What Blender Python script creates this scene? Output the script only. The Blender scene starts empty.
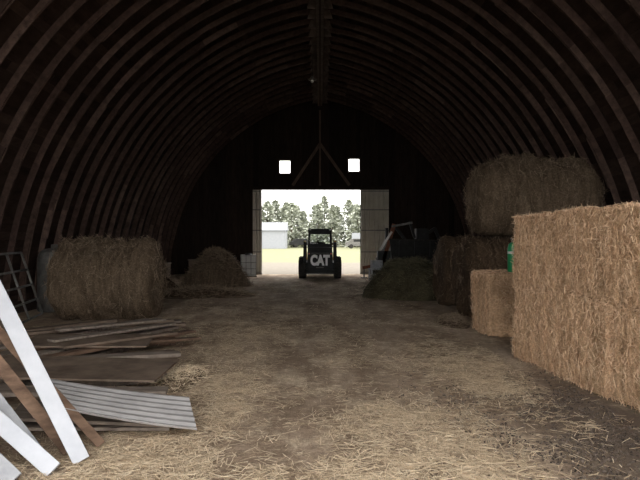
import bpy, math, random
from mathutils import Vector, Matrix, noise
random.seed(7)
scene = bpy.context.scene
COL = scene.collection

# ------------------------------------------------------------------ materials
def new_mat(name, rough=0.9, spec=0.15, metal=0.0):
    m = bpy.data.materials.new(name); m.use_nodes = True
    nt = m.node_tree; b = nt.nodes['Principled BSDF']
    b.inputs['Roughness'].default_value = rough
    b.inputs['Metallic'].default_value = metal
    b.inputs['Specular IOR Level'].default_value = spec
    return m, nt, b

def ramp(nt, fac, stops):
    r = nt.nodes.new('ShaderNodeValToRGB')
    els = r.color_ramp.elements
    while len(els) < len(stops): els.new(0.5)
    for e, (p, c) in zip(els, stops):
        e.position = p; e.color = (c[0], c[1], c[2], 1)
    nt.links.new(fac, r.inputs[0]); return r.outputs[0]

def noise_tex(nt, scale, detail=4, rough=0.6, stretch=(1,1,1), coord='Object', rot=(0,0,0)):
    tc = nt.nodes.new('ShaderNodeTexCoord'); mp = nt.nodes.new('ShaderNodeMapping')
    mp.inputs['Scale'].default_value = stretch; mp.inputs['Rotation'].default_value = rot
    n = nt.nodes.new('ShaderNodeTexNoise')
    n.inputs['Scale'].default_value = scale; n.inputs['Detail'].default_value = detail
    n.inputs['Roughness'].default_value = rough
    nt.links.new(tc.outputs[coord], mp.inputs[0]); nt.links.new(mp.outputs[0], n.inputs['Vector'])
    return n.outputs['Fac']

def mix(nt, fac, a, b, mode='MIX'):
    mx = nt.nodes.new('ShaderNodeMix'); mx.data_type = 'RGBA'; mx.blend_type = mode
    for sock, v in ((mx.inputs[0], fac), (mx.inputs[6], a), (mx.inputs[7], b)):
        if isinstance(v, (int, float)): sock.default_value = v
        elif isinstance(v, tuple): sock.default_value = (v[0], v[1], v[2], 1)
        else: nt.links.new(v, sock)
    return mx.outputs[2]

def bump(nt, b, h, strength=0.5, dist=0.02):
    bp = nt.nodes.new('ShaderNodeBump'); bp.inputs['Strength'].default_value = strength
    bp.inputs['Distance'].default_value = dist
    nt.links.new(h, bp.inputs['Height']); nt.links.new(bp.outputs[0], b.inputs['Normal'])

def noisy(name, c1, c2, scale=6, stretch=(1,1,1), rough=0.9, spec=0.15, metal=0, bs=0.3, bd=0.01, detail=5):
    m, nt, b = new_mat(name, rough, spec, metal)
    f = noise_tex(nt, scale, detail, 0.65, stretch)
    nt.links.new(ramp(nt, f, [(0.3, c1), (0.7, c2)]), b.inputs['Base Color'])
    bump(nt, b, f, bs, bd)
    return m

def island(name, cols, rough=0.85, grain=None, spec=0.1):
    m, nt, b = new_mat(name, rough, spec)
    g = nt.nodes.new('ShaderNodeNewGeometry')
    n = len(cols)
    c = ramp(nt, g.outputs['Random Per Island'], [(i/(n-1), cols[i]) for i in range(n)])
    if grain:
        f = noise_tex(nt, grain[0], 5, 0.7, grain[1])
        k = ramp(nt, f, [(0.3, (0.45,)*3), (0.7, (1.25,)*3)])
        c = mix(nt, 1.0, c, k, 'MULTIPLY')
        bump(nt, b, f, 0.4, 0.01)
    nt.links.new(c, b.inputs['Base Color'])
    return m

def hay_mat(name, dark, mid, light, band=(1,1,1), bandscale=3.0):
    m, nt, b = new_mat(name, 0.95, 0.05)
    f1 = noise_tex(nt, 26, 8, 0.8, (1, 1, 1.0))
    f2 = noise_tex(nt, bandscale, 4, 0.6, band)
    f3 = noise_tex(nt, 60, 4, 0.8, (0.3, 1, 2.2))
    c = ramp(nt, f1, [(0.30, dark), (0.5, mid), (0.70, light)])
    k = ramp(nt, f2, [(0.3, (0.55, 0.53, 0.5)), (0.65, (1.15, 1.12, 1.08))])
    c = mix(nt, 1.0, c, k, 'MULTIPLY')
    k3 = ramp(nt, f3, [(0.35, (0.6,)*3), (0.65, (1.2,)*3)])
    c = mix(nt, 1.0, c, k3, 'MULTIPLY')
    nt.links.new(c, b.inputs['Base Color'])
    ad = nt.nodes.new('ShaderNodeMath'); ad.operation = 'ADD'
    nt.links.new(f1, ad.inputs[0]); nt.links.new(f3, ad.inputs[1])
    bump(nt, b, ad.outputs[0], 0.9, 0.03)
    return m

M = {}
M['straw'] = island('straw_blades', [(0.36,0.215,0.13),(0.66,0.44,0.275),(0.86,0.64,0.44),(0.52,0.34,0.215)])
M['straw_floor'] = island('floor_straw_blades', [(0.40,0.30,0.20),(0.66,0.52,0.36),(0.88,0.74,0.54),(0.54,0.42,0.28)])
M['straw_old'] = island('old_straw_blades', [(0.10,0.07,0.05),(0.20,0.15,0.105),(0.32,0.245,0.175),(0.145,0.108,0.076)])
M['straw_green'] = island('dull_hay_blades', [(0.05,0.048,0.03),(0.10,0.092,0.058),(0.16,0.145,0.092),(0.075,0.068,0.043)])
M['hay_bright'] = hay_mat('hay_gold', (0.37,0.22,0.13), (0.72,0.49,0.31), (0.93,0.71,0.49), (0.6,5,0.5), 2.5)
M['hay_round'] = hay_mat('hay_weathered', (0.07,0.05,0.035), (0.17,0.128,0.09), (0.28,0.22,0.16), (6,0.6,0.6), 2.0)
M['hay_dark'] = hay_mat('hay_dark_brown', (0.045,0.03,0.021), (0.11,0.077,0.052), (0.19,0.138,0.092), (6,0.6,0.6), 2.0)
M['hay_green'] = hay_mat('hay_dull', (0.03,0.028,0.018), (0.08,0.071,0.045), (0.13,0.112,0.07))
M['rib'] = island('rib_wood', [(0.050,0.031,0.026),(0.082,0.052,0.042),(0.062,0.040,0.032),(0.12,0.08,0.065)], grain=(8,(1,1,1)))
M['sheath'] = island('sheathing_wood', [(0.030,0.019,0.016),(0.055,0.035,0.028),(0.042,0.027,0.021),(0.085,0.055,0.045)], grain=(6,(1,0.3,1)))
M['gusset'] = island('gusset_wood', [(0.09,0.068,0.056),(0.15,0.118,0.10)], grain=(8,(1,1,1)))
M['shell'] = noisy('roof_shingle', (0.03,0.025,0.02), (0.07,0.06,0.05), 8)
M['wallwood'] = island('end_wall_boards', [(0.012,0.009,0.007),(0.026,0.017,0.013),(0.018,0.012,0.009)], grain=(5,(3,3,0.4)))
M['beam'] = noisy('brace_timber', (0.07,0.046,0.035), (0.13,0.092,0.07), 5, (2,2,0.5))
M['white'] = noisy('white_painted_board', (0.40,0.42,0.46), (0.52,0.54,0.58), 3, (1,1,1), 0.6, 0.15)
M['board_brown'] = noisy('brown_board', (0.075,0.048,0.034), (0.20,0.13,0.09), 5, (1,1,3))
M['board_grey'] = noisy('weathered_board', (0.12,0.097,0.08), (0.28,0.23,0.19), 5, (1,4,1))
M['board_greylight'] = noisy('pale_weathered_board', (0.24,0.25,0.27), (0.40,0.41,0.43), 5, (1,2,1))
M['plywood'] = noisy('dirty_plywood', (0.10,0.073,0.055), (0.22,0.165,0.125), 3)
M['metal'] = noisy('galvanised_sheet', (0.32,0.31,0.31), (0.47,0.455,0.45), 4, (1,1,1), 0.5, 0.4, 0.2, 0.1)
M['door_metal'] = noisy('door_sheet_metal', (0.34,0.31,0.255), (0.46,0.42,0.35), 2, (1,1,1), 0.6, 0.3, 0.0, 0.1)
M['black'] = noisy('machine_black', (0.010,0.010,0.010), (0.024,0.024,0.024), 5, rough=0.6, spec=0.2, bs=0.05)
M['yellow'] = noisy('machine_yellow', (0.30,0.17,0.02), (0.40,0.24,0.03), 5, rough=0.5, spec=0.4, bs=0.05)
M['rubber'] = noisy('tyre_rubber', (0.015,0.015,0.015), (0.05,0.045,0.04), 9, rough=0.9)
M['red'] = noisy('red_lens', (0.4,0.02,0.015), (0.5,0.03,0.02), 5, rough=0.3, spec=0.5, bs=0)
M['steel'] = noisy('worn_steel', (0.08,0.077,0.073), (0.19,0.182,0.172), 6, rough=0.5, metal=0.3)
M['rust'] = noisy('rusty_red', (0.10,0.04,0.025), (0.20,0.085,0.05), 9)
M['plastic_white'] = noisy('white_plastic', (0.42,0.42,0.40), (0.6,0.6,0.57), 3, rough=0.5)
M['green'] = noisy('green_enamel', (0.01,0.17,0.06), (0.02,0.24,0.09), 4, rough=0.35, spec=0.5, bs=0.02)
M['letter'] = noisy('white_lettering', (0.8,0.8,0.8), (0.88,0.88,0.88), 3, bs=0)
M['chips'] = island('dark_chips', [(0.04,0.032,0.027),(0.10,0.08,0.065),(0.17,0.135,0.11)])
M['bark'] = noisy('bark', (0.08,0.065,0.05), (0.16,0.13,0.1), 8)
M['needles'] = island('hazed_pine_needles', [(0.24,0.26,0.21),(0.38,0.40,0.33),(0.52,0.54,0.45),(0.32,0.34,0.28)])  # needle tones lightened to put distance haze into the colour
M['siding'] = noisy('white_siding', (0.26,0.27,0.29), (0.30,0.31,0.33), 3, bs=0.05)
M['roofing'] = noisy('grey_roofing', (0.15,0.15,0.16), (0.2,0.2,0.21), 3, bs=0.05)

mg, nt, b = new_mat('clear_glass', 0.05, 0.5)
b.inputs['Transmission Weight'].default_value = 1.0; b.inputs['IOR'].default_value = 1.05
b.inputs['Base Color'].default_value = (0.85, 0.9, 0.88, 1)
M['glass'] = mg

# ------------------------------------------------------------------ mesh builder
class MB:
    def __init__(s): s.v=[]; s.f=[]; s.mi=[]; s.mats=[]; s.smooth=[]
    def m(s, mat):
        if mat not in s.mats: s.mats.append(mat)
        return s.mats.index(mat)
    def add(s, verts, faces, mat, smooth=False):
        o=len(s.v); k=s.m(mat)
        s.v.extend([tuple(p) for p in verts])
        for f in faces: s.f.append(tuple(i+o for i in f)); s.mi.append(k); s.smooth.append(smooth)
    def box(s, c, size, mat, rot=None):
        x,y,z=[a/2 for a in size]
        vs=[Vector(p) for p in [(-x,-y,-z),(x,-y,-z),(x,y,-z),(-x,y,-z),(-x,-y,z),(x,-y,z),(x,y,z),(-x,y,z)]]
        if rot is not None: vs=[rot@p for p in vs]
        c=Vector(c); vs=[p+c for p in vs]
        s.add(vs,[(0,3,2,1),(4,5,6,7),(0,1,5,4),(1,2,6,5),(2,3,7,6),(3,0,4,7)],mat)
    def beam(s, p0, p1, w, t, mat, up=(0,0,1)):
        p0=Vector(p0); p1=Vector(p1); d=(p1-p0); L=d.length; d.normalize()
        a=d.cross(Vector(up))
        if a.length<1e-3: a=d.cross(Vector((1,0,0)))
        a.normalize(); n=a.cross(d)
        R=Matrix((d,a,n)).transposed()
        s.box((p0+p1)/2,(L,w,t),mat,R)
    def lathe(s, c, axis, prof, mat, n=24, smooth=True):
        ax=Vector(axis).normalized(); u=ax.orthogonal().normalized(); w=ax.cross(u); c=Vector(c)
        vs=[]; fs=[]
        for t,r in prof:
            for i in range(n):
                a=2*math.pi*i/n
                vs.append(c+ax*t+(u*math.cos(a)+w*math.sin(a))*r)
        for j in range(len(prof)-1):
            for i in range(n):
                i2=(i+1)%n; fs.append((j*n+i,j*n+i2,(j+1)*n+i2,(j+1)*n+i))
        fs.append(tuple(range(n-1,-1,-1))); k=(len(prof)-1)*n; fs.append(tuple(range(k,k+n)))
        s.add(vs,fs,mat,smooth)
    def cyl(s, p0, p1, r, mat, n=16):
        p0=Vector(p0); p1=Vector(p1); s.lathe(p0,p1-p0,[(0,r),((p1-p0).length,r)],mat,n,True)
    def blade(s, p, d, side, L, w, mat):
        a=p-d*L/2; b_=p+d*L/2; h=side*w/2
        s.add([a-h,b_-h,b_+h,a+h],[(0,1,2,3)],mat)
    def obj(s, name, loc=(0,0,0), rotz=0, parent=None, bevel=0):
        me=bpy.data.meshes.new(name); me.from_pydata(s.v,[],s.f)
        for mt in s.mats: me.materials.append(mt)
        me.polygons.foreach_set('material_index',s.mi); me.polygons.foreach_set('use_smooth',s.smooth)
        me.update()
        o=bpy.data.objects.new(name,me); COL.objects.link(o)
        o.location=loc; o.rotation_euler=(0,0,rotz)
        if parent: o.parent=parent
        if bevel:
            md=o.modifiers.new('bevel','BEVEL'); md.width=bevel; md.segments=2; md.limit_method='ANGLE'; md.angle_limit=math.radians(50)
        return o

def empty(name, loc=(0,0,0), rotz=0):
    e=bpy.data.objects.new(name,None); COL.objects.link(e); e.location=loc; e.rotation_euler=(0,0,rotz); return e

def rnd_unit():
    while True:
        v=Vector((random.uniform(-1,1),random.uniform(-1,1),random.uniform(-1,1)))
        if 0.1<v.length<1: return v.normalized()

# ------------------------------------------------------------------ barn shell
W=6.65; Cc=1.25; R=W+Cc; PHI=math.acos(Cc/R); Y0=-0.4; Y1=27.5
def arc(phi, r, side): return (side*(-Cc+r*math.cos(phi)), r*math.sin(phi))
def arch_h(x):
    return math.sqrt(max(0,(R+0.05)**2-(abs(x)+Cc)**2))

shell=MB()
pts=[(W+0.06,-0.1)]+[arc(PHI*i/24,R+0.06,1) for i in range(25)]
prof=pts+[(-x,z) for x,z in reversed(pts[:-1])]
vs=[];fs=[]
for y in (Y0,Y1+0.1):
    for x,z in prof: vs.append((x,y,z))
n=len(prof)
for i in range(n-1): fs.append((i,i+1,n+i+1,n+i))
shell.add(vs,fs,M['shell']); shell.obj('roof_shell')

parts={'ceiling':MB(),'wall_left':MB(),'wall_right':MB()}
NB=64
for side in (1,-1):
    for i in range(NB):
        a0=PHI*i/NB; a1=PHI*(i+1)/NB
        y=Y0-random.uniform(0,3)
        while y<Y1:
            y2=y+random.uniform(2.4,5); ya=max(y,Y0); yb=min(y2,Y1)
            if yb>ya:
                rr=R+random.uniform(-0.012,0.012)
                p=[arc(a0,rr,side),arc(a1,rr,side)]
                q=[(p[0][0],ya,p[0][1]),(p[1][0],ya,p[1][1]),(p[1][0],yb,p[1][1]),(p[0][0],yb,p[0][1])]
                key='ceiling' if p[0][1]>2.2 else ('wall_right' if side>0 else 'wall_left')
                parts[key].add(q,[(0,1,2,3)],M['sheath'])
            y=y2
for k,mb in parts.items(): mb.obj(k)

ribs=MB()
SP=0.74
ny=int((Y1-Y0)/SP)
for j in range(ny+1):
    y=Y0+0.05+j*SP+random.uniform(-.03,.03)
    if y>Y1-0.05: break
    for side in (1,-1):
        for ply in (0,1):
            yy=y+(ply-0.5)*0.032
            nseg=10; off=0.5*ply
            edges=[0]+[PHI*(k+off+random.uniform(-.1,.1))/nseg for k in range(1,nseg)]+[PHI]
            for k in range(len(edges)-1):
                a0,a1=edges[k],edges[k+1]; ri=R-0.145+random.uniform(-0.018,0.018); ro=R-0.015
                sub=4; vs=[]; fs=[]
                for q in range(sub+1):
                    a=a0+(a1-a0)*q/sub
                    for r_,dy in ((ri,-0.015),(ri,0.015),(ro,0.015),(ro,-0.015)):
                        x,z=arc(a,r_,side); vs.append((x,yy+dy,z))
                for q in range(sub):
                    o=q*4
                    for e in range(4):
                        e2=(e+1)%4; fs.append((o+e,o+e2,o+4+e2,o+4+e))
                fs.append((0,1,2,3)); fs.append((sub*4+3,sub*4+2,sub*4+1,sub*4))
                ribs.add(vs,fs,M['rib'])
    zt=R*math.sin(PHI)
    g=[(-0.34,zt-0.36),(0.34,zt-0.36),(0.26,zt-0.13),(0,zt-0.04),(-0.26,zt-0.13)]
    vs=[(x,y-0.05,z) for x,z in g]+[(x,y-0.033,z) for x,z in g]
    fs=[(0,1,2,3,4),(9,8,7,6,5)]+[(i,(i+1)%5,5+(i+1)%5,5+i) for i in range(5)]
    ribs.add(vs,fs,M['gusset'])
ribs.obj('ceiling_ribs')

tr=MB(); zt=R*math.sin(PHI)
tr.box((0,(Y0+Y1)/2,zt-0.395),(0.05,Y1-Y0-0.1,0.06),M['sheath'])
tr.box((0,(Y0+Y1)/2,zt-0.37),(0.20,Y1-Y0-0.1,0.015),M['gusset'])
tr.obj('hay_track_rail')

for s,nm in ((-1,'baseboard_left'),(1,'baseboard_right')):
    mb=MB(); mb.box((s*(W-0.22),(Y0+Y1)/2,0.12),(0.07,Y1-Y0-0.1,0.26),M['sheath']); mb.obj(nm)

holes=[(-2.57,1.78,-1,3.72),(-1.83,-1.27,4.42,5.06),(1.22,1.78,4.50,5.14)]
xs=set([-W-0.05,-2.57,1.78,-1.83,-1.27,1.22])
x=-W+0.1
while x<W:
    if all(abs(x-q)>0.06 for q in xs): xs.add(round(x,3))
    x+=0.24
xs.add(W+0.05); xs=sorted(xs)
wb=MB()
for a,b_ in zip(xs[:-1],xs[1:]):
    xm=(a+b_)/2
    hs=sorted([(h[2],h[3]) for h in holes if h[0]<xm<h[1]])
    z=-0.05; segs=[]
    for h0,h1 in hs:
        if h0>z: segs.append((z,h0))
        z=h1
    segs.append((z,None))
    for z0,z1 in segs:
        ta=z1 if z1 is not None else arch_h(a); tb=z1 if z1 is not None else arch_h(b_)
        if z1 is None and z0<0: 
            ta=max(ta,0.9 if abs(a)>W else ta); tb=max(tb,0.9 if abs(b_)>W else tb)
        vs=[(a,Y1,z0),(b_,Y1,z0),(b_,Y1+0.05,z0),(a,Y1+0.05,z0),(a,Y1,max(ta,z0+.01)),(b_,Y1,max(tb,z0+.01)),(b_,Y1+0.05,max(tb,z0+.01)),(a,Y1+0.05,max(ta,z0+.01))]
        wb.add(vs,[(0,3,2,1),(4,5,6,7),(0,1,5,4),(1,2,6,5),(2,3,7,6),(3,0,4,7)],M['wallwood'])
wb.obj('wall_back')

def window(nm,x0,x1,z0,z1):
    mb=MB(); t=0.05; y=Y1+0.02
    mb.box(((x0+x1)/2,y,z0+t/2),(x1-x0,0.08,t),M['beam']); mb.box(((x0+x1)/2,y,z1-t/2),(x1-x0,0.08,t),M['beam'])
    mb.box((x0+t/2,y,(z0+z1)/2),(t,0.08,z1-z0-2*t),M['beam']); mb.box((x1-t/2,y,(z0+z1)/2),(t,0.08,z1-z0-2*t),M['beam'])
    mb.obj(nm)
window('window_1',-1.83,-1.27,4.42,5.06); window('window_2',1.22,1.78,4.50,5.14)

def slide_door(nm,x0,x1,z0,z1):
    mb=MB(); y=Y1-0.14; n=int((x1-x0)/0.11); vs=[];fs=[]
    for i in range(n*4+1):
        x=x0+(x1-x0)*i/(n*4); d=[0,0,0.03,0.03][i%4]
        vs.append((x,y-d,z0)); vs.append((x,y-d,z1))
    for i in range(n*4): fs.append((2*i,2*i+2,2*i+3,2*i+1))
    mb.add(vs,fs,M['door_metal'])
    for z in (z0+0.06,z0+0.95,z0+1.9,z0+2.8,z1-0.06):
        mb.box(((x0+x1)/2,y+0.03,z),(x1-x0,0.04,0.10),M['beam'])
        mb.box(((x0+x1)/2,y-0.042,z),(x1-x0,0.02,0.04),M['steel'])
    for xx in (x0+0.03,x1-0.03): mb.box((xx,y-0.03,(z0+z1)/2),(0.06,0.03,z1-z0),M['door_metal'])
    mb.obj(nm)
slide_door('door_1',-2.95,-2.57,0.04,3.72); slide_door('door_2',1.80,3.02,0.04,3.72)
mb=MB(); mb.box((0.05,Y1-0.14,3.80),(6.0,0.1,0.12),M['wallwood']); mb.obj('trim_1')
mb=MB()
yb=Y1-0.10
mb.beam((0,yb,5.75),(-1.2,yb,3.92),0.12,0.05,M['beam'],(0,1,0)); mb.beam((0,yb,5.75),(1.3,yb,3.92),0.12,0.05,M['beam'],(0,1,0))
mb.beam((0,yb-0.1,3.9),(0,yb-0.1,7.2),0.08,0.12,M['beam'],(0,1,0))
mb.obj('gable_brace')

# ------------------------------------------------------------------ floor + outside ground
m,nt,b=new_mat('barn_dirt_floor',0.95,0.08)
f1=noise_tex(nt,1.1,6,0.65,(1.3,0.35,1)); f2=noise_tex(nt,9,8,0.75); f3=noise_tex(nt,70,4,0.8,(1,1,1))
c=ramp(nt,f1,[(0.32,(0.23,0.165,0.115)),(0.5,(0.38,0.285,0.205)),(0.68,(0.54,0.425,0.32))])
f5=noise_tex(nt,1.6,5,0.7,(1,0.6,1)); f6=noise_tex(nt,55,6,0.85,(1,0.45,1)); f7=noise_tex(nt,48,6,0.85,(0.4,1,1),rot=(0,0,0.6))
mm=nt.nodes.new('ShaderNodeMath'); mm.operation='MAXIMUM'; nt.links.new(f6,mm.inputs[0]); nt.links.new(f7,mm.inputs[1])
sa=nt.nodes.new('ShaderNodeMath'); sa.operation='MULTIPLY_ADD'; nt.links.new(f5,sa.inputs[0]); sa.inputs[1].default_value=1.3; nt.links.new(mm.outputs[0],sa.inputs[2])
c=mix(nt,ramp(nt,sa.outputs[0],[(0.0,(0,0,0)),(1.0,(0,0,0))]) if False else 0.0,c,(0.8,0.67,0.48))
mrs=nt.nodes.new('ShaderNodeMapRange'); mrs.inputs[1].default_value=1.20; mrs.inputs[2].default_value=1.42; mrs.inputs[4].default_value=0.8; nt.links.new(sa.outputs[0],mrs.inputs[0])
c=mix(nt,mrs.outputs[0],c,(0.80,0.66,0.48))
c=mix(nt,1.0,c,ramp(nt,f2,[(0.3,(0.6,)*3),(0.7,(1.2,)*3)]),'MULTIPLY')
c=mix(nt,1.0,c,ramp(nt,f3,[(0.35,(0.7,)*3),(0.65,(1.2,)*3)]),'MULTIPLY')
tc=nt.nodes.new('ShaderNodeTexCoord')
vm=nt.nodes.new('ShaderNodeVectorMath'); vm.operation='SUBTRACT'; vm.inputs[1].default_value=(2.5,4.9,0)
nt.links.new(tc.outputs['Object'],vm.inputs[0])
sc=nt.nodes.new('ShaderNodeVectorMath'); sc.operation='MULTIPLY'; sc.inputs[1].default_value=(0.80,0.32,0); nt.links.new(vm.outputs[0],sc.inputs[0])
ln=nt.nodes.new('ShaderNodeVectorMath'); ln.operation='LENGTH'; nt.links.new(sc.outputs[0],ln.inputs[0])
ad=nt.nodes.new('ShaderNodeMath'); ad.operation='ADD'; nt.links.new(ln.outputs['Value'],ad.inputs[0]); nt.links.new(f2,ad.inputs[1])
mr2=nt.nodes.new('ShaderNodeMapRange'); mr2.inputs[1].default_value=0.85; mr2.inputs[2].default_value=1.35; mr2.inputs[3].default_value=0.85; mr2.inputs[4].default_value=0.0; nt.links.new(ad.outputs[0],mr2.inputs[0])
c=mix(nt,mr2.outputs[0],c,(0.13,0.10,0.08))
nt.links.new(c,b.inputs['Base Color'])
bump(nt,b,f2,0.6,0.04); M['floor']=m
def fh(x,y): return 0.018*noise.noise(Vector((x*0.9,y*0.5,0)))+0.008*noise.noise(Vector((x*4,y*3,5)))
fb=MB(); nx,nyy=90,200; vs=[];fs=[]
for j in range(nyy+1):
    for i in range(nx+1):
        x=-W+2*W*i/nx; y=Y0+(Y1+0.1-Y0)*j/nyy; vs.append((x,y,fh(x,y)))
for j in range(nyy):
    for i in range(nx):
        a=j*(nx+1)+i; fs.append((a,a+1,a+nx+2,a+nx+1))
fb.add(vs,fs,M['floor'],True); fb.obj('floor')

m,nt,b=new_mat('yard_ground',0.95,0.05)
f1=noise_tex(nt,0.15,6,0.7); f2=noise_tex(nt,3,6,0.7)
grass=ramp(nt,f2,[(0.3,(0.17,0.175,0.10)),(0.7,(0.235,0.235,0.15))])
grav=ramp(nt,f2,[(0.3,(0.165,0.145,0.12)),(0.7,(0.22,0.20,0.165))])
tc=nt.nodes.new('ShaderNodeTexCoord'); sp=nt.nodes.new('ShaderNodeSeparateXYZ'); nt.links.new(tc.outputs['Object'],sp.inputs[0])
mr=nt.nodes.new('ShaderNodeMapRange'); mr.inputs[1].default_value=38; mr.inputs[2].default_value=52; nt.links.new(sp.outputs['Y'],mr.inputs[0])
ad=nt.nodes.new('ShaderNodeMath'); ad.operation='ADD'; nt.links.new(mr.outputs[0],ad.inputs[0]); nt.links.new(f1,ad.inputs[1])
nt.links.new(mix(nt,ramp(nt,ad.outputs[0],[(0.7,(0,0,0)),(0.95,(1,1,1))]),grav,grass),b.inputs['Base Color'])
gb=MB(); gb.add([(-150,-60,-0.06),(150,-60,-0.06),(150,260,-0.06),(-150,260,-0.06)],[(0,1,2,3)],m); gb.obj('ground')

# ------------------------------------------------------------------ bales
def round_bale(loc,L,Rr,hay,straw,nbl=2500,rotz=0,seed=0,sag=0.06,rough=1.0,e=0.22):
    mb=MB(); n=72; prof=[]
    for t in (0,0.25,0.5,0.75): prof.append((-L/2-0.0, max(0.001,(Rr-e)*t)))
    for k in range(7):
        a=math.pi/2*k/6; prof.append((-L/2+e-e*math.cos(a), Rr-e+e*math.sin(a)))
    for k in range(1,26): prof.append((-L/2+e+(L-2*e)*k/26, Rr))
    for k in range(7):
        a=math.pi/2*(1-k/6); prof.append((L/2-e+e*math.cos(a), Rr-e+e*math.sin(a)))
    for t in (0.75,0.5,0.25,0): prof.append((L/2, max(0.001,(Rr-e)*t)))
    vs=[];fs=[];S=Vector((seed*7.3,seed*3.1,0))
    for t,r in prof:
        for i in range(n):
            a=2*math.pi*i/n
            d=0.07*noise.noise(Vector((t*2.0,math.cos(a)*1.2,math.sin(a)*1.2))+S)+0.05*noise.noise(Vector((t*8,math.cos(a)*2.5,math.sin(a)*2.5))+S)+0.03*noise.noise(Vector((t*18,math.cos(a)*14,math.sin(a)*14))+S)
            rr=r*(1+rough*d/Rr*1.3) if r>0.01 else r
            y=rr*math.cos(a)*(1+sag); z=rr*math.sin(a)*(1-sag)
            zb=-Rr*(1-sag)*0.92
            if z<zb: z=zb+ (z-zb)*0.05
            vs.append(Vector((t+0.08*noise.noise(Vector((y*2,z*2,t))+S),y,z-zb)))
    m_=len(prof)
    for j in range(m_-1):
        for i in range(n):
            i2=(i+1)%n; fs.append((j*n+i,(j+1)*n+i,(j+1)*n+i2,j*n+i2))
    mb.add(vs,fs,hay,True)
    cz=Vector((0,0,Rr*0.9))
    for _ in range(nbl):
        p=random.choice(vs)+Vector((random.uniform(-.04,.04),random.uniform(-.03,.03),random.uniform(-.03,.03)))
        if p.z<0.05: continue
        nrm=Vector((0.0,p.y,p.z-cz.z)).normalized() if abs(p.x)<L/2-0.1 else Vector((math.copysign(1,p.x),0,0))
        d=rnd_unit(); d=d-nrm*d.dot(nrm)*0.4; d.x*=0.6; d.normalize()
        mb.blade(p+nrm*0.01,d,d.cross(rnd_unit()).normalized(),random.uniform(.05,.20),0.006,straw)
    return mb.obj('round_hay_bale',loc,rotz)

def square_bale(loc,size,hay,straw,nbl=3000,rotz=0,seed=0,nm='square_hay_bale'):
    hx,hy,hz=[s/2 for s in size]; r=0.06; mb=MB(); S=Vector((seed*5.7,seed*2.3,seed))
    step=0.04
    def face(ax,sgn):
        u,v=[k for k in range(3) if k!=ax]; H=(hx,hy,hz)
        nu=max(4,int(2*H[u]/step)); nv=max(4,int(2*H[v]/step)); vs=[];fs=[]
        for j in range(nv+1):
            for i in range(nu+1):
                p=Vector((0,0,0)); p[ax]=sgn*H[ax]; p[u]=-H[u]+2*H[u]*i/nu; p[v]=-H[v]+2*H[v]*j/nv
                inn=Vector([max(-(H[k]-r),min(H[k]-r,p[k])) for k in range(3)])
                d=(p-inn).normalized()
                q=inn+d*r
                dn=0.03*noise.noise(q*1.6+S)+0.03*noise.noise(Vector((q.x*2,q.y*9,q.z*1.5))+S)+0.03*noise.noise(q*14+S)
                q=q+d*(dn-0.02)
                vs.append(q+Vector((0,0,hz)))
        for j in range(nv):
            for i in range(nu):
                a=j*(nu+1)+i; f=(a,a+1,a+nu+2,a+nu+1)
                if (sgn>0)==(ax==1): f=f[::-1]
                fs.append(f)
        mb.add(vs,fs,hay,True); n_=Vector((0,0,0)); n_[ax]=sgn
        return vs,n_
    F=[face(0,-1),face(0,1),face(1,-1),face(1,1),face(2,1),face(2,-1)]
    ws=[F[0]]*5+[F[2]]*3+[F[4]]*3+[F[3],F[1]]
    for _ in range(nbl):
        vs,n_=random.choice(ws); p=random.choice(vs)+n_*0.006
        if p.z<0.02: continue
        p=p+Vector((random.uniform(-.03,.03)*(1-abs(n_.x)),random.uniform(-.03,.03)*(1-abs(n_.y)),0))
        d=rnd_unit(); d=d-n_*d.dot(n_)*0.8; d.normalize()
        mb.blade(p,d,d.cross(rnd_unit()).normalized(),random.uniform(.03,.12),0.0045,straw)
    return mb.obj(nm,loc,rotz)

round_bale((-4.22,12.45,0),2.0,0.86,M['hay_round'],M['straw_old'],5500,math.radians(3),1,0.06,1.4,e=0.34)
round_bale((4.02,12.9,0),2.25,0.90,M['hay_dark'],M['straw_old'],2500,0.05,2)
round_bale((4.0,15.0,0),2.3,0.90,M['hay_dark'],M['straw_old'],1500,-0.04,3)
round_bale((4.38,12.9,1.66),2.45,0.85,M['hay_round'],M['straw_old'],6000,-0.04,4,0.05,1.7,e=0.42)
ang=math.radians(6.4)
Rz=Matrix.Rotation(ang,3,'Z')
base=Vector((2.57,8.35,0))
ydir=Rz@Vector((0,1,0)); xdir=Rz@Vector((1,0,0))
for k in range(3):
    for l in range(2):
        Lb=2.25
        c=base - ydir*(Lb/2+k*(Lb+0.0)) + xdir*(0.60+0.012*((k+l)%2))
        square_bale((c.x,c.y,l*0.945),(1.2,Lb+0.02,0.97),M['hay_bright'],M['straw'],12000 if k<2 else 1500,ang+random.uniform(-.004,.004),10+k*2+l)
square_bale((3.24,10.5,0),(1.15,0.95,1.04),M['hay_bright'],M['straw'],4000,0.06,30)

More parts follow.
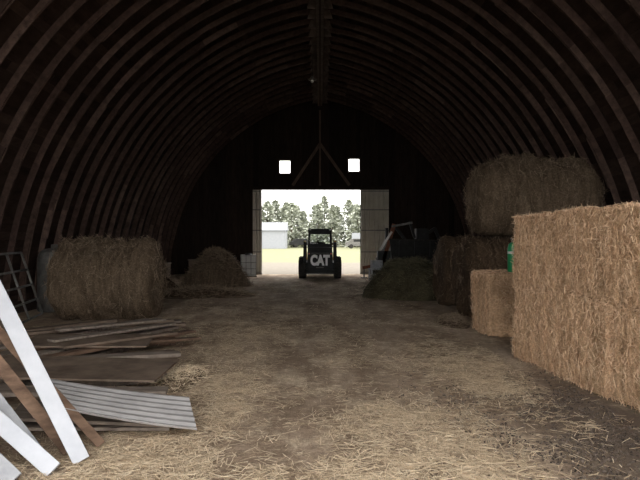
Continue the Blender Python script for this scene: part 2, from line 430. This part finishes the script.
def hay_pile(loc,rx,ry,h,hay,straw,nbl,seed,nm='loose_hay_pile',ex=1.0,bl=(.1,.3),bw=0.009):
    mb=MB(); n=40; rings=26; vs=[];fs=[];S=Vector((seed*3.3,seed,0))
    for j in range(rings+1):
        t=j/rings
        for i in range(n):
            a=2*math.pi*i/n; k=1+0.18*noise.noise(Vector((math.cos(a)*1.3,math.sin(a)*1.3,0))+S)
            x=rx*t*math.cos(a)*k; y=ry*t*math.sin(a)*k
            hz=h*(max(0,math.cos(t*math.pi/2))**ex)*(1+0.25*noise.noise(Vector((x*1.5,y*1.5,0))+S))+0.06*noise.noise(Vector((x*6,y*6,0))+S)*(1-t)
            if t==1: hz=-0.03
            vs.append(Vector((x,y,hz)))
    for j in range(rings):
        for i in range(n):
            i2=(i+1)%n; fs.append((j*n+i,(j+1)*n+i,(j+1)*n+i2,j*n+i2))
    mb.add(vs,fs,hay,True)
    for _ in range(nbl):
        p=random.choice(vs[n:])+Vector((random.uniform(-.08,.08),random.uniform(-.08,.08),random.uniform(0,.03)))
        d=rnd_unit(); d.z*=0.45; d.normalize()
        if p.z<0.03: p.z=0.03; d.z=0.02
        mb.blade(p,d,d.cross(rnd_unit()).normalized(),random.uniform(*bl),bw,straw)
    return mb.obj(nm,loc)
hay_pile((2.5,17.1,0),1.35,1.2,1.0,M['hay_green'],M['straw_green'],3500,1,ex=0.6)
hay_pile((-3.55,21.0,0),1.25,1.3,1.2,M['hay_round'],M['straw_old'],3500,2)
hay_pile((-5.0,18.6,0),0.9,1.0,0.6,M['hay_dark'],M['straw_old'],1200,3)
hay_pile((-3.3,17.3,0),1.5,0.9,0.22,M['hay_dark'],M['straw_old'],2500,4)
hay_pile((2.5,11.6,0),0.30,0.7,0.12,M['hay_dark'],M['straw_old'],1500,5,bl=(.05,.16),bw=.005)
hay_pile((-1.55,7.0,0),0.25,0.7,0.09,M['hay_round'],M['straw_floor'],1300,6,bl=(.03,.10),bw=.0035)

# scattered straw on the floor
sb=MB(); cnt=0
spots=[(0.7,5.3,0.45,0.5),(1.8,8.0,0.45,1.2),(-1.3,4.3,0.5,0.6),(-0.9,6.3,0.3,1.2),(1.9,7.0,0.35,0.9),(0.3,4.0,0.7,0.4),(-1.2,10,0.5,2.0),(0.9,4.4,0.5,0.5)]
while cnt<52000:
    if random.random()<0.42:
        sx,sy,ax_,ay_=random.choice(spots); x=random.gauss(sx,ax_*.7); y=random.gauss(sy,ay_*.7)
        if x>2.4 or y<2.6 or x<-2.3: continue
        if random.random()<0.6 and noise.noise(Vector((x*4,y*3,9)))<0: continue
    else:
        y=2.6+ (random.random()**1.6)*19; x=random.uniform(-3.4,2.4) if y>8 else random.uniform(-2.6,2.7)
        dn=noise.noise(Vector((x*1.1,y*0.8,3)))+0.5*noise.noise(Vector((x*3.5,y*2.6,9)))
        thr=0.05
        if x<-0.7 and y<5.6: thr=-0.4
        if x>1.6 and 3.5<y<6.8: thr=0.22
        if dn<thr and random.random()>0.10: continue
    a=random.uniform(0,math.pi*2); d=Vector((math.cos(a),math.sin(a),random.uniform(-.12,.12))).normalized()
    L=random.uniform(.03,.16); w=random.uniform(.0025,.005)*(1+y*0.05)
    sb.blade(Vector((x,y,fh(x,y)+0.010+random.random()*0.014)),d,Vector((-d.y,d.x,random.uniform(-.4,.4))).normalized(),L,w,M['straw_floor']); cnt+=1
sb.obj('scattered_straw')
cb=MB()
for _ in range(9000):
    x=random.gauss(2.1,0.6); y=random.gauss(4.8,1.3)
    if x>2.70 or y<2.8: continue
    if noise.noise(Vector((x*2,y*2,1)))<-0.15 and random.random()<.8: continue
    s_=random.uniform(.004,.014); q=Matrix.Rotation(random.uniform(0,6),3,rnd_unit())
    cb.box((x,y,fh(x,y)+0.006),(s_*1.6,s_,s_*0.5),M['chips'],q)
cb.obj('dark_bedding_chips')

# ------------------------------------------------------------------ left: lumber, sheet metal
V=Vector
mb=MB()
for y in (3.3,4.75):
    mb.box((-2.85,y,0.8),(0.09,0.09,1.6),M['board_grey']); mb.box((-2.95,y,0.04),(0.7,0.09,0.08),M['board_grey'])
    mb.beam((-3.25,y,0.08),(-2.88,y,0.9),0.05,0.08,M['board_grey'],(0,1,0))
for z in (0.66,1.12,1.55): mb.box((-2.79,4.02,z),(0.05,1.75,0.09),M['board_grey'])
mb.obj('lumber_rack')
def plank(nm,p0,p1,w,t,mat,up):
    p0=Vector(p0); p1=Vector(p1); mb=MB(); mb.beam(p0,p1,w,t,mat,up); return mb.obj(nm,bevel=0.004)
def lean(nm,p0,thr,mat,w,t,ext,up=(0.3,-1,0.5)):
    p0=Vector(p0); thr=Vector(thr); d=(thr-p0)
    s_=(ext-p0.x)/d.x; return plank(nm,p0,p0+d*s_,w,t,mat,up)
lean('white_board',(-1.68,4.38,0.03),(-2.37,4.60,1.16),M['white'],0.115,0.035,-2.66)
lean('brown_board',(-1.66,4.72,0.03),(-2.42,4.72,0.87),M['board_brown'],0.07,0.04,-2.72)
lean('brown_board',(-1.85,4.58,0.03),(-2.40,4.58,0.72),M['board_brown'],0.09,0.03,-2.72)
lean('grey_board',(-2.02,4.46,0.03),(-2.35,4.46,0.46),M['board_greylight'],0.11,0.03,-2.72)
lean('white_board',(-1.80,4.20,0.03),(-2.21,4.30,0.32),M['white'],0.115,0.035,-2.72)
lean('grey_board',(-1.98,4.02,0.03),(-2.1,4.05,0.12),M['board_greylight'],0.12,0.03,-2.70)

mb=MB()
random.seed(11)
specs=[((-3.4,6.2,.06),(-1.75,7.0,.06),.25,.10),((-3.9,7.4,.06),(-1.9,8.2,.06),.28,.10),((-3.3,6.6,.05),(-2.6,9.8,.05),.2,.09),
 ((-4.1,8.6,.06),(-2.2,9.4,.06),.22,.1),((-4.2,7.9,.05),(-3.6,10.8,.05),.2,.09),
 ((-3.9,9.9,.14),(-2.3,10.6,.13),.18,.05),((-3.7,7.4,.15),(-2.4,10.2,.14),.2,.04),((-3.3,7.2,.19),(-2.0,9.7,.15),.16,.04),
 ((-4.3,8.1,.16),(-3.0,10.9,.17),.22,.04),((-4.6,8.9,.2),(-2.6,10.9,.16),.14,.04),((-3.6,7.0,.2),(-1.75,7.75,.16),.2,.04),
 ((-2.9,8.0,.22),(-1.8,9.2,.12),.13,.03),((-4.4,10.6,.08),(-2.5,11.2,.1),.2,.05),((-4.9,9.6,.12),(-3.7,11.2,.12),.18,.05)]
for i,(a,b_,w,t) in enumerate(specs): mb.beam(a,b_,w,t,[M['board_grey'],M['plywood'],M['board_grey'],M['board_brown']][i%4])
mb.beam((-3.75,6.75,.215),(-1.65,6.75,.17),1.1,.02,M['plywood'])
mb.beam((-3.9,8.3,.235),(-2.3,8.5,.20),1.0,.02,M['plywood'])
mb.beam((-3.3,5.85,.15),(-1.5,6.1,.10),.22,.04,M['board_grey'])
mb.beam((-3.5,8.1,.26),(-2.35,9.9,.24),.16,.03,M['board_grey']); mb.beam((-3.2,7.7,.25),(-2.1,9.0,.23),.14,.03,M['plywood'])
mb.beam((-3.8,9.0,.27),(-2.6,10.3,.25),.18,.03,M['board_grey'])
mb.box((-2.6,5.3,0.06),(1.2,0.12,0.12),M['board_brown'])
for dx,dz in ((0,0.0),(0.03,0.04)): mb.beam((-2.5+dx,5.05,.12+dz*2),(-1.3+dx,5.35,.03+dz*.6),.5,.025,M['board_grey'])
mb.obj('lumber_pile')

mb=MB(); A=V((-2.42,5.50,.34));B=V((-1.97,4.68,.31));C=V((-0.97,4.90,.08));D=V((-1.20,5.70,.12))
nu,nv=60,6; vs=[];fs=[]
for i in range(nu+1):
    u=i/nu; ph=(u*6)%1.0; hgt=0.018 if ph<0.25 else (0.018*(0.35-ph)/0.1 if ph<0.35 else (0.0 if ph<0.9 else 0.018*(ph-0.9)/0.1))
    for j in range(nv+1):
        v=j/nv; p=(A.lerp(B,u)).lerp(D.lerp(C,u),v); vs.append(p+V((0,0,hgt-0.015*math.sin(math.pi*v))))
for i in range(nu):
    for j in range(nv):
        a=i*(nv+1)+j; fs.append((a,a+1,a+nv+2,a+nv+1))
mb.add(vs,fs,M['metal'])
o=mb.obj('corrugated_metal_sheet'); sm=o.modifiers.new('s','SOLIDIFY'); sm.thickness=0.004

mb=MB()
def gp(u,z): return V((-5.35-0.45*z/1.3-0.35*u, 10.9+1.9*u, z))
for z in (0.05,0.35,0.65,0.95,1.3): mb.cyl(gp(0,z),gp(1,z),0.022,M['steel'],8)
for u in (0,0.5,1): mb.cyl(gp(u,0.05),gp(u,1.3),0.025,M['steel'],8)
mb.obj('tubular_gate')
mb=MB(); mb.lathe((-5.85,13.7,0),(0,0,1),[(0,.33),(0.04,.35),(1.15,.35),(1.28,.31),(1.36,.2),(1.38,.07),(1.46,.07)],M['steel'],28)
mb.obj('steel_tank')

mb=MB(); mb.lathe((0,0,0),(0,0,1),[(0,.07),(.01,.078),(.40,.078),(.46,.06),(.49,.03)],M['green'],28)
mb.lathe((0,0,0.30),(0,0,1),[(0,.079),(.04,.079)],M['letter'],28)
mb.lathe((0,0,.485),(0,0,1),[(0,.02),(.05,.02)],M['steel'],12); mb.box((0,0,.55),(.07,.02,.02),M['steel'])
mb.obj('green_gas_bottle',(3.17,10.25,1.04))

# ------------------------------------------------------------------ skid steer loader (rear faces camera)
E=empty('skid_steer_loader',(0.0,24.2,0.0))
def part(nm,fn,bevel=0.0):
    mb=MB(); fn(mb); return mb.obj(nm,(0,0,0),0,E,bevel)
K,Yw=M['black'],M['yellow']
def chassis(m):
    m.box((0,1.35,0.52),(0.98,2.5,0.56),K); m.box((0,0.12,0.28),(1.1,0.22,0.16),K)
    for s in (-1,1): m.box((s*0.56,1.35,0.50),(0.16,2.2,0.30),K)
part('chassis',chassis,0.03)
def door(m):
    m.box((0,0.02,0.74),(0.98,0.10,0.66),K); m.box((0,0.30,1.14),(0.96,0.62,0.20),K)
    for i in range(6): m.box((0,-0.035,0.99+i*0.012-0.02),(0.72,0.02,0.005),M['steel'])
    for i in range(5): m.box((0,0.0,1.10+i*0.028),(0.7,0.04,0.010),M['rubber'])
    m.box((0,-0.04,0.46),(0.30,0.03,0.04),M['steel'])
part('engine_door',door,0.015)
def lamps(m):
    for s in (-1,1):
        m.box((s*0.43,-0.045,0.99),(0.06,0.03,0.05),M['red']); 
        m.lathe((s*0.40,0.55,1.96),(0,-1,0),[(0,.05),(.04,.055)],M['plastic_white'],14)
part('rear_lamps',lamps)
def cab(m):
    for s in (-1,1):
        m.beam((s*0.45,0.62,1.0),(s*0.43,0.70,1.90),0.07,0.07,K,(0,1,0)); m.beam((s*0.45,1.80,0.75),(s*0.43,1.62,1.90),0.07,0.07,K,(0,1,0))
        m.box((s*0.44,1.2,1.0),(0.04,1.15,0.36),K)
        for i in range(6): m.box((s*0.44,0.80+i*0.15,1.5),(0.012,0.012,0.75),K)
        for i in range(4): m.box((s*0.44,1.2,1.25+i*0.17),(0.012,0.95,0.012),K)
    m.box((0,1.16,1.91),(0.96,1.10,0.10),K); m.box((0,1.16,1.96),(0.7,0.8,0.03),K)
    m.box((0,0.64,1.27),(0.86,0.06,0.20),K); m.box((0,0.70,1.81),(0.86,0.06,0.12),K)
    m.box((0,1.25,0.98),(0.5,0.5,0.14),M['rubber']); m.box((0,1.05,1.22),(0.44,0.12,0.42),M['rubber'])
part('cab',cab,0.012)
def glass(m): m.box((0,0.67,1.56),(0.80,0.008,0.38),M['glass'])
part('rear_window',glass)
def arms(m):
    for s in (-1,1):
        m.beam((s*0.60,0.16,0.62),(s*0.58,0.30,1.42),0.13,0.22,K,(0,1,0))
        m.beam((s*0.60,0.30,1.40),(s*0.60,2.3,1.05),0.10,0.20,Yw,(0,0,1))
        m.beam((s*0.60,2.25,1.10),(s*0.60,2.95,0.42),0.10,0.18,Yw,(0,0,1))
        m.cyl((s*0.60,0.35,0.80),(s*0.60,1.3,1.10),0.045,M['steel'],12)
        m.cyl((s*0.50,2.55,0.9),(s*0.50,2.95,0.5),0.035,M['steel'],12)
part('loader_arms',arms,0.015)
def bucket(m):
    pr=[(3.0,0.75),(2.95,0.45),(3.0,0.14),(3.12,0.06),(3.65,0.05),(3.65,0.07),(3.14,0.09),(3.03,0.17),(2.98,0.45),(3.03,0.75)]
    vs=[(-0.86,y,z) for y,z in pr]+[(0.86,y,z) for y,z in pr]; n=len(pr)
    m.add(vs,[(i,(i+1)%n,n+(i+1)%n,n+i) for i in range(n)],M['steel'])
    for s in (-1,1):
        q=[(3.0,0.75),(2.96,0.45),(3.01,0.14),(3.12,0.06),(3.65,0.06),(3.55,0.3)]
        vs=[(s*0.86,y,z) for y,z in q]+[(s*0.84,y,z) for y,z in q]; k=len(q)
        m.add(vs,[tuple(range(k)),tuple(range(2*k-1,k-1,-1))]+[(i,(i+1)%k,k+(i+1)%k,k+i) for i in range(k)],M['steel'])
part('bucket',bucket)
def wheel(m,x,y,s):
    r=0.42;c=V((x,y,r))
    m.lathe(c,(1,0,0),[(-0.14,.22),(-0.15,.30),(-0.13,.38),(-0.09,.405),(0.09,.405),(0.13,.38),(0.15,.30),(0.14,.22)],M['rubber'],32)
    m.lathe(c+V((s*0.06,0,0)),(s,0,0),[(0,.22),(0.06,.22),(0.05,.17),(0.02,.10),(0.06,.06),(0.08,.05)],Yw,24)
    for i in range(22):
        a=2*math.pi*i/22
        for q in (-1,1):
            aa=a+q*0.07
            d=V((0,math.sin(aa),math.cos(aa)))
            m.box(c+V((q*0.07,0,0))+d*0.405,(0.13,0.045,0.035),M['rubber'],Matrix.Rotation(-aa,3,'X')@Matrix.Rotation(q*0.5,3,'Z'))
def wheels(m):
    for s in (-1,1):
        for y in (0.55,1.75): wheel(m,s*0.70,y,s)
part('wheels',wheels)
cu=bpy.data.curves.new('rear_lettering','FONT'); cu.body='CAT'; cu.size=0.50; cu.extrude=0.006; cu.offset=0.03; cu.align_x='CENTER'; cu.align_y='CENTER'
cu.materials.append(M['letter']); to=bpy.data.objects.new('rear_lettering',cu); COL.objects.link(to); to.parent=E
to.location=(0,-0.045,0.72); to.rotation_euler=(math.radians(90),0,0); to.scale=(0.74,1.05,1)

# ------------------------------------------------------------------ farm implement on the right
E2=empty('farm_implement',(3.6,24.6,0),0.0)
def p2(nm,fn,bevel=0.0):
    mb=MB(); fn(mb); return mb.obj(nm,(0,0,0),0,E2,bevel)
def frame(m):
    m.beam((-1.5,-0.3,0.55),(1.3,-0.3,0.60),0.12,0.14,K); m.beam((-1.0,0.7,0.6),(1.3,0.7,0.6),0.12,0.14,K)
    for x in (-0.9,0,1.2): m.beam((x,-0.35,0.6),(x,0.75,0.6),0.1,0.1,K)
    m.beam((-1.0,-0.1,0.6),(-1.9,0.1,0.42),0.1,0.12,M['rust'])
    m.box((-1.85,0.1,0.22),(0.06,0.06,0.42),M['steel']); m.box((-1.85,0.1,0.03),(0.25,0.2,0.03),M['steel'])
p2('frame',frame)
def hopper(m):
    a=[(-0.9,-0.45,1.55),(1.2,-0.45,1.5),(1.2,0.85,1.5),(-0.9,0.85,1.55)]; c_=[(-0.75,-0.3,0.5),(1.0,-0.3,0.5),(1.0,0.6,0.5),(-0.75,0.6,0.5)]
    m.add(a+c_,[(0,1,5,4),(1,2,6,5),(2,3,7,6),(3,0,4,7),(4,5,6,7)],K)
    for p,q in zip(a,a[1:]+a[:1]): m.beam(p,q,0.06,0.06,M['rubber'])
    for x in (-.5,.1,.7): m.beam((x,-0.46,1.5),(x,-0.35,0.6),0.06,0.05,K)
p2('hopper',hopper)
def arms2(m):
    m.beam((-1.15,-0.3,0.6),(-0.70,-0.3,2.15),0.15,0.10,M['rust'],(0,1,0)); m.beam((-0.72,-0.3,2.1),(-0.25,-0.3,1.5),0.11,0.09,K,(0,1,0))
    m.beam((-1.25,-0.36,1.15),(-0.80,-0.36,1.85),0.08,0.06,M['plastic_white'],(0,1,0))
    m.beam((-0.95,0.1,0.6),(-0.95,0.1,2.0),0.12,0.1,K,(0,1,0)); m.cyl((-1.4,-0.3,0.75),(-0.9,-0.3,1.5),0.05,M['steel'],10)
    m.beam((-0.8,-0.35,2.05),(0.0,-0.35,2.2),0.08,0.08,M['steel'],(0,1,0))
    m.beam((-0.1,-0.3,2.25),(0.10,-0.3,1.6),0.10,0.08,K,(0,1,0))
    m.beam((0.2,0.1,1.5),(1.0,0.1,2.0),0.12,0.1,K,(0,1,0)); m.beam((0.95,0.1,2.0),(1.2,0.1,1.4),0.12,0.1,K,(0,1,0))
    m.box((-1.1,-0.2,0.85),(0.5,0.3,0.5),K)
    m.box((0.45,0.2,1.75),(0.5,0.5,0.45),K)
p2('lift_arms',arms2,0.01)
def w2(m):
    for x,y,r in ((0.35,-0.55,0.48),(0.35,0.95,0.48),(-1.35,-0.45,0.30)):
        c=V((x,y,r)); m.lathe(c,(0,1,0),[(-0.09,r*.6),(-0.1,r*.85),(-0.06,r),(0.06,r),(0.1,r*.85),(0.09,r*.6)],M['rubber'],28)
        m.lathe(c-V((0,0.08,0)),(0,1,0),[(0,r*.2),(0.03,r*.6),(0.13,r*.6),(0.16,r*.2)],M['rust'],20)
p2('wheels',w2)
def blk(m):
    m.box((0,0,0.42),(0.55,0.4,0.06),M['board_greylight'])
    for a in (-1,1):
        for b_ in (-1,1): m.box((a*0.23,b_*0.16,0.2),(0.06,0.06,0.4),M['board_greylight'])
    m.box((0,0,0.60),(0.40,0.3,0.30),M['board_greylight']); m.box((0,-0.16,0.2),(0.4,0.03,0.1),M['board_greylight'])
mb=MB(); blk(mb); mb.obj('wooden_stand',(2.15,23.7,0),0.2)

mb=MB(); mb.box((0,0,0.48),(0.62,0.55,0.86),M['plastic_white']); mb.lathe((0,0,0.9),(0,0,1),[(0,.14),(.07,.14),(.08,.11)],M['black'],18)
for x in (-0.3,-0.1,0.1,0.3): mb.box((x,-0.285,0.48),(0.02,0.02,0.88),M['steel'])
for z in (0.1,0.35,0.6,0.88): mb.box((0,-0.295,z),(0.66,0.02,0.02),M['steel'])
mb.box((0,0,0.03),(0.68,0.6,0.06),M['board_grey']); mb.obj('plastic_tote_tank',(-2.95,25.6,0),0.15,bevel=0.02)
def drum(loc,mat):
    mb=MB(); mb.lathe((0,0,0),(0,0,1),[(0,.28),(.02,.29),(.28,.285),(.30,.30),(.32,.285),(.58,.285),(.60,.30),(.62,.285),(.86,.29),(.88,.28),(.87,.26)],mat,28)
    mb.lathe((0.12,0,0.87),(0,0,1),[(0,.035),(.02,.03)],M['steel'],12); mb.obj('steel_drum',loc)
drum((-3.75,25.4,0),M['black']); drum((-4.3,26.1,0),M['steel'])
def crate(loc,rz):
    mb=MB()
    for i in range(4):
        z=0.09+i*0.18
        for s in (-1,1): mb.box((0,s*0.25,z),(0.7,0.02,0.15),M['plywood']); mb.box((s*0.34,0,z),(0.02,0.48,0.15),M['plywood'])
    for a in (-1,1):
        for b_ in (-1,1): mb.box((a*0.31,b_*0.22,0.36),(0.05,0.05,0.72),M['board_grey'])
    mb.box((0,0,0.02),(0.66,0.46,0.02),M['plywood']); mb.box((0,0,0.73),(0.76,0.56,0.03),M['board_grey']); mb.obj('wooden_crate',loc,rz)
crate((-4.9,24.9,0),0.2); crate((-5.6,21.5,0),-0.2)

mb=MB(); mb.cyl((0,0,0),(0,0,0.75),0.01,M['black'],8); mb.lathe((0,0,0.0),(0,0,-1),[(-0.05,.03),(0,.05),(.06,.14),(.07,.14)],M['steel'],20); mb.lathe((0,0,-0.06),(0,0,-1),[(0,.03),(.05,.05),(.09,.04),(.11,.01)],M['plastic_white'],14)
mb.obj('hanging_lamp',(-0.25,20,6.75))

# ------------------------------------------------------------------ outside
E3=empty('white_shed',(-9.4,100,0))
mb=MB(); mb.box((0,0,1.4),(8,6,2.9),M['siding'])
mb.add([(-4.2,-3.3,2.8),(4.2,-3.3,2.8),(4.2,0,4.1),(-4.2,0,4.1),(4.2,3.3,2.8),(-4.2,3.3,2.8)],[(0,1,2,3),(3,2,4,5),(1,4,2),(0,3,5)],M['siding'])
mb.box((-2.6,-3.02,1.0),(0.9,0.06,2.0),M['roofing'])
mb.obj('shed_body',(0,0,0),0,E3)
def pine(loc,h,seed):
    rs=random.Random(seed); mb=MB(); mb.lathe((0,0,-0.1),(0,0,1),[(0,.22),(h*.5,.13),(h*.95,.03)],M['bark'],8)
    wd=rs.uniform(.22,.34); pw=rs.uniform(0.4,0.8)
    for _ in range(1300):
        t=rs.random()**0.9; z=h*(0.04+0.96*t); 
        a=rs.uniform(0,6.283)
        lump=0.6+0.9*(noise.noise(V((math.cos(a)*1.5,math.sin(a)*1.5,z*0.7+seed*3)))+0.45)
        rad=((1-t)**pw)*h*wd*max(lump,0.2)+0.15
        r=rad*rs.uniform(0.1,1)**0.6
        p=V((math.cos(a)*r,math.sin(a)*r,z-r*0.1)); d=V((math.cos(a),math.sin(a),rs.uniform(-.6,.6))).normalized()
        sd=d.cross(V((0,0,1))).normalized(); sd=(sd+V((0,0,rs.uniform(-.8,.8)))).normalized()
        mb.blade(p,d,sd,rs.uniform(.3,.75),rs.uniform(.14,.38),M['needles'])
    return mb.obj('pine_tree',loc)
k=0
for row,(yy,st) in enumerate(((113,2.4),(119,2.5))):
    x=-16
    while x<14:
        pine((x+random.uniform(-.8,.8),yy+random.uniform(-2,2),0),random.uniform(6.4,9.2)+row*0.8,100+k); k+=1; x+=st*random.uniform(.8,1.2)
def vehicle(nm,loc,col,L=4.4,rz=0):
    mb=MB(); pr=[(-L/2,.4),(-L/2,.95),(-L*.42,1.0),(-L*.25,1.5),(L*.12,1.5),(L*.25,1.02),(L*.47,.9),(L/2,.4)]
    n=len(pr); vs=[(x,-.85,z) for x,z in pr]+[(x,.85,z) for x,z in pr]
    mb.add(vs,[tuple(range(n)),tuple(range(2*n-1,n-1,-1))]+[(i,(i+1)%n,n+(i+1)%n,n+i) for i in range(n)],col)
    mb.box((-L*.07,-.86,1.22),(L*.30,.02,.36),M['black'])
    for x in (-L*.3,L*.3):
        for y in (-.8,.8): mb.lathe((x,y-.1,.33),(0,1,0),[(0,.2),(0,.33),(.2,.33),(.2,.2)],M['rubber'],18)
    mb.obj(nm,loc,rz)
vehicle('parked_car',(6.1,96,0),M['steel']); vehicle('parked_car',(-3.0,107,0),M['black'],rz=0.2)
mb=MB(); mb.box((0,0,1.5),(4.5,2.2,1.9),M['siding']); mb.box((0,-1.12,1.7),(1.2,.04,.5),M['black'])
for x in (-.5,.5): mb.lathe((x,-1.1,.35),(0,1,0),[(0,.35),(.2,.35)],M['rubber'],16)
mb.box((2.7,0,.5),(1.0,.1,.1),M['steel']); mb.box((0,0,.5),(4.4,2,.12),M['steel']); mb.obj('camper_trailer',(7.6,104,0))

# ------------------------------------------------------------------ sky light
w=bpy.data.worlds.new('overcast_sky'); scene.world=w; w.use_nodes=True
bg=w.node_tree.nodes['Background']; bg.inputs[0].default_value=(1.0,0.98,0.96,1); bg.inputs[1].default_value=4.8

# ------------------------------------------------------------------ camera
cam=bpy.data.cameras.new('camera'); cam.lens=35; cam.sensor_width=36; cam.clip_end=500
co=bpy.data.objects.new('camera',cam); COL.objects.link(co); co.location=(0,0,1.6)
co.rotation_euler=(math.radians(90-0.18),0,0); scene.camera=co
scene.view_settings.view_transform='Standard'
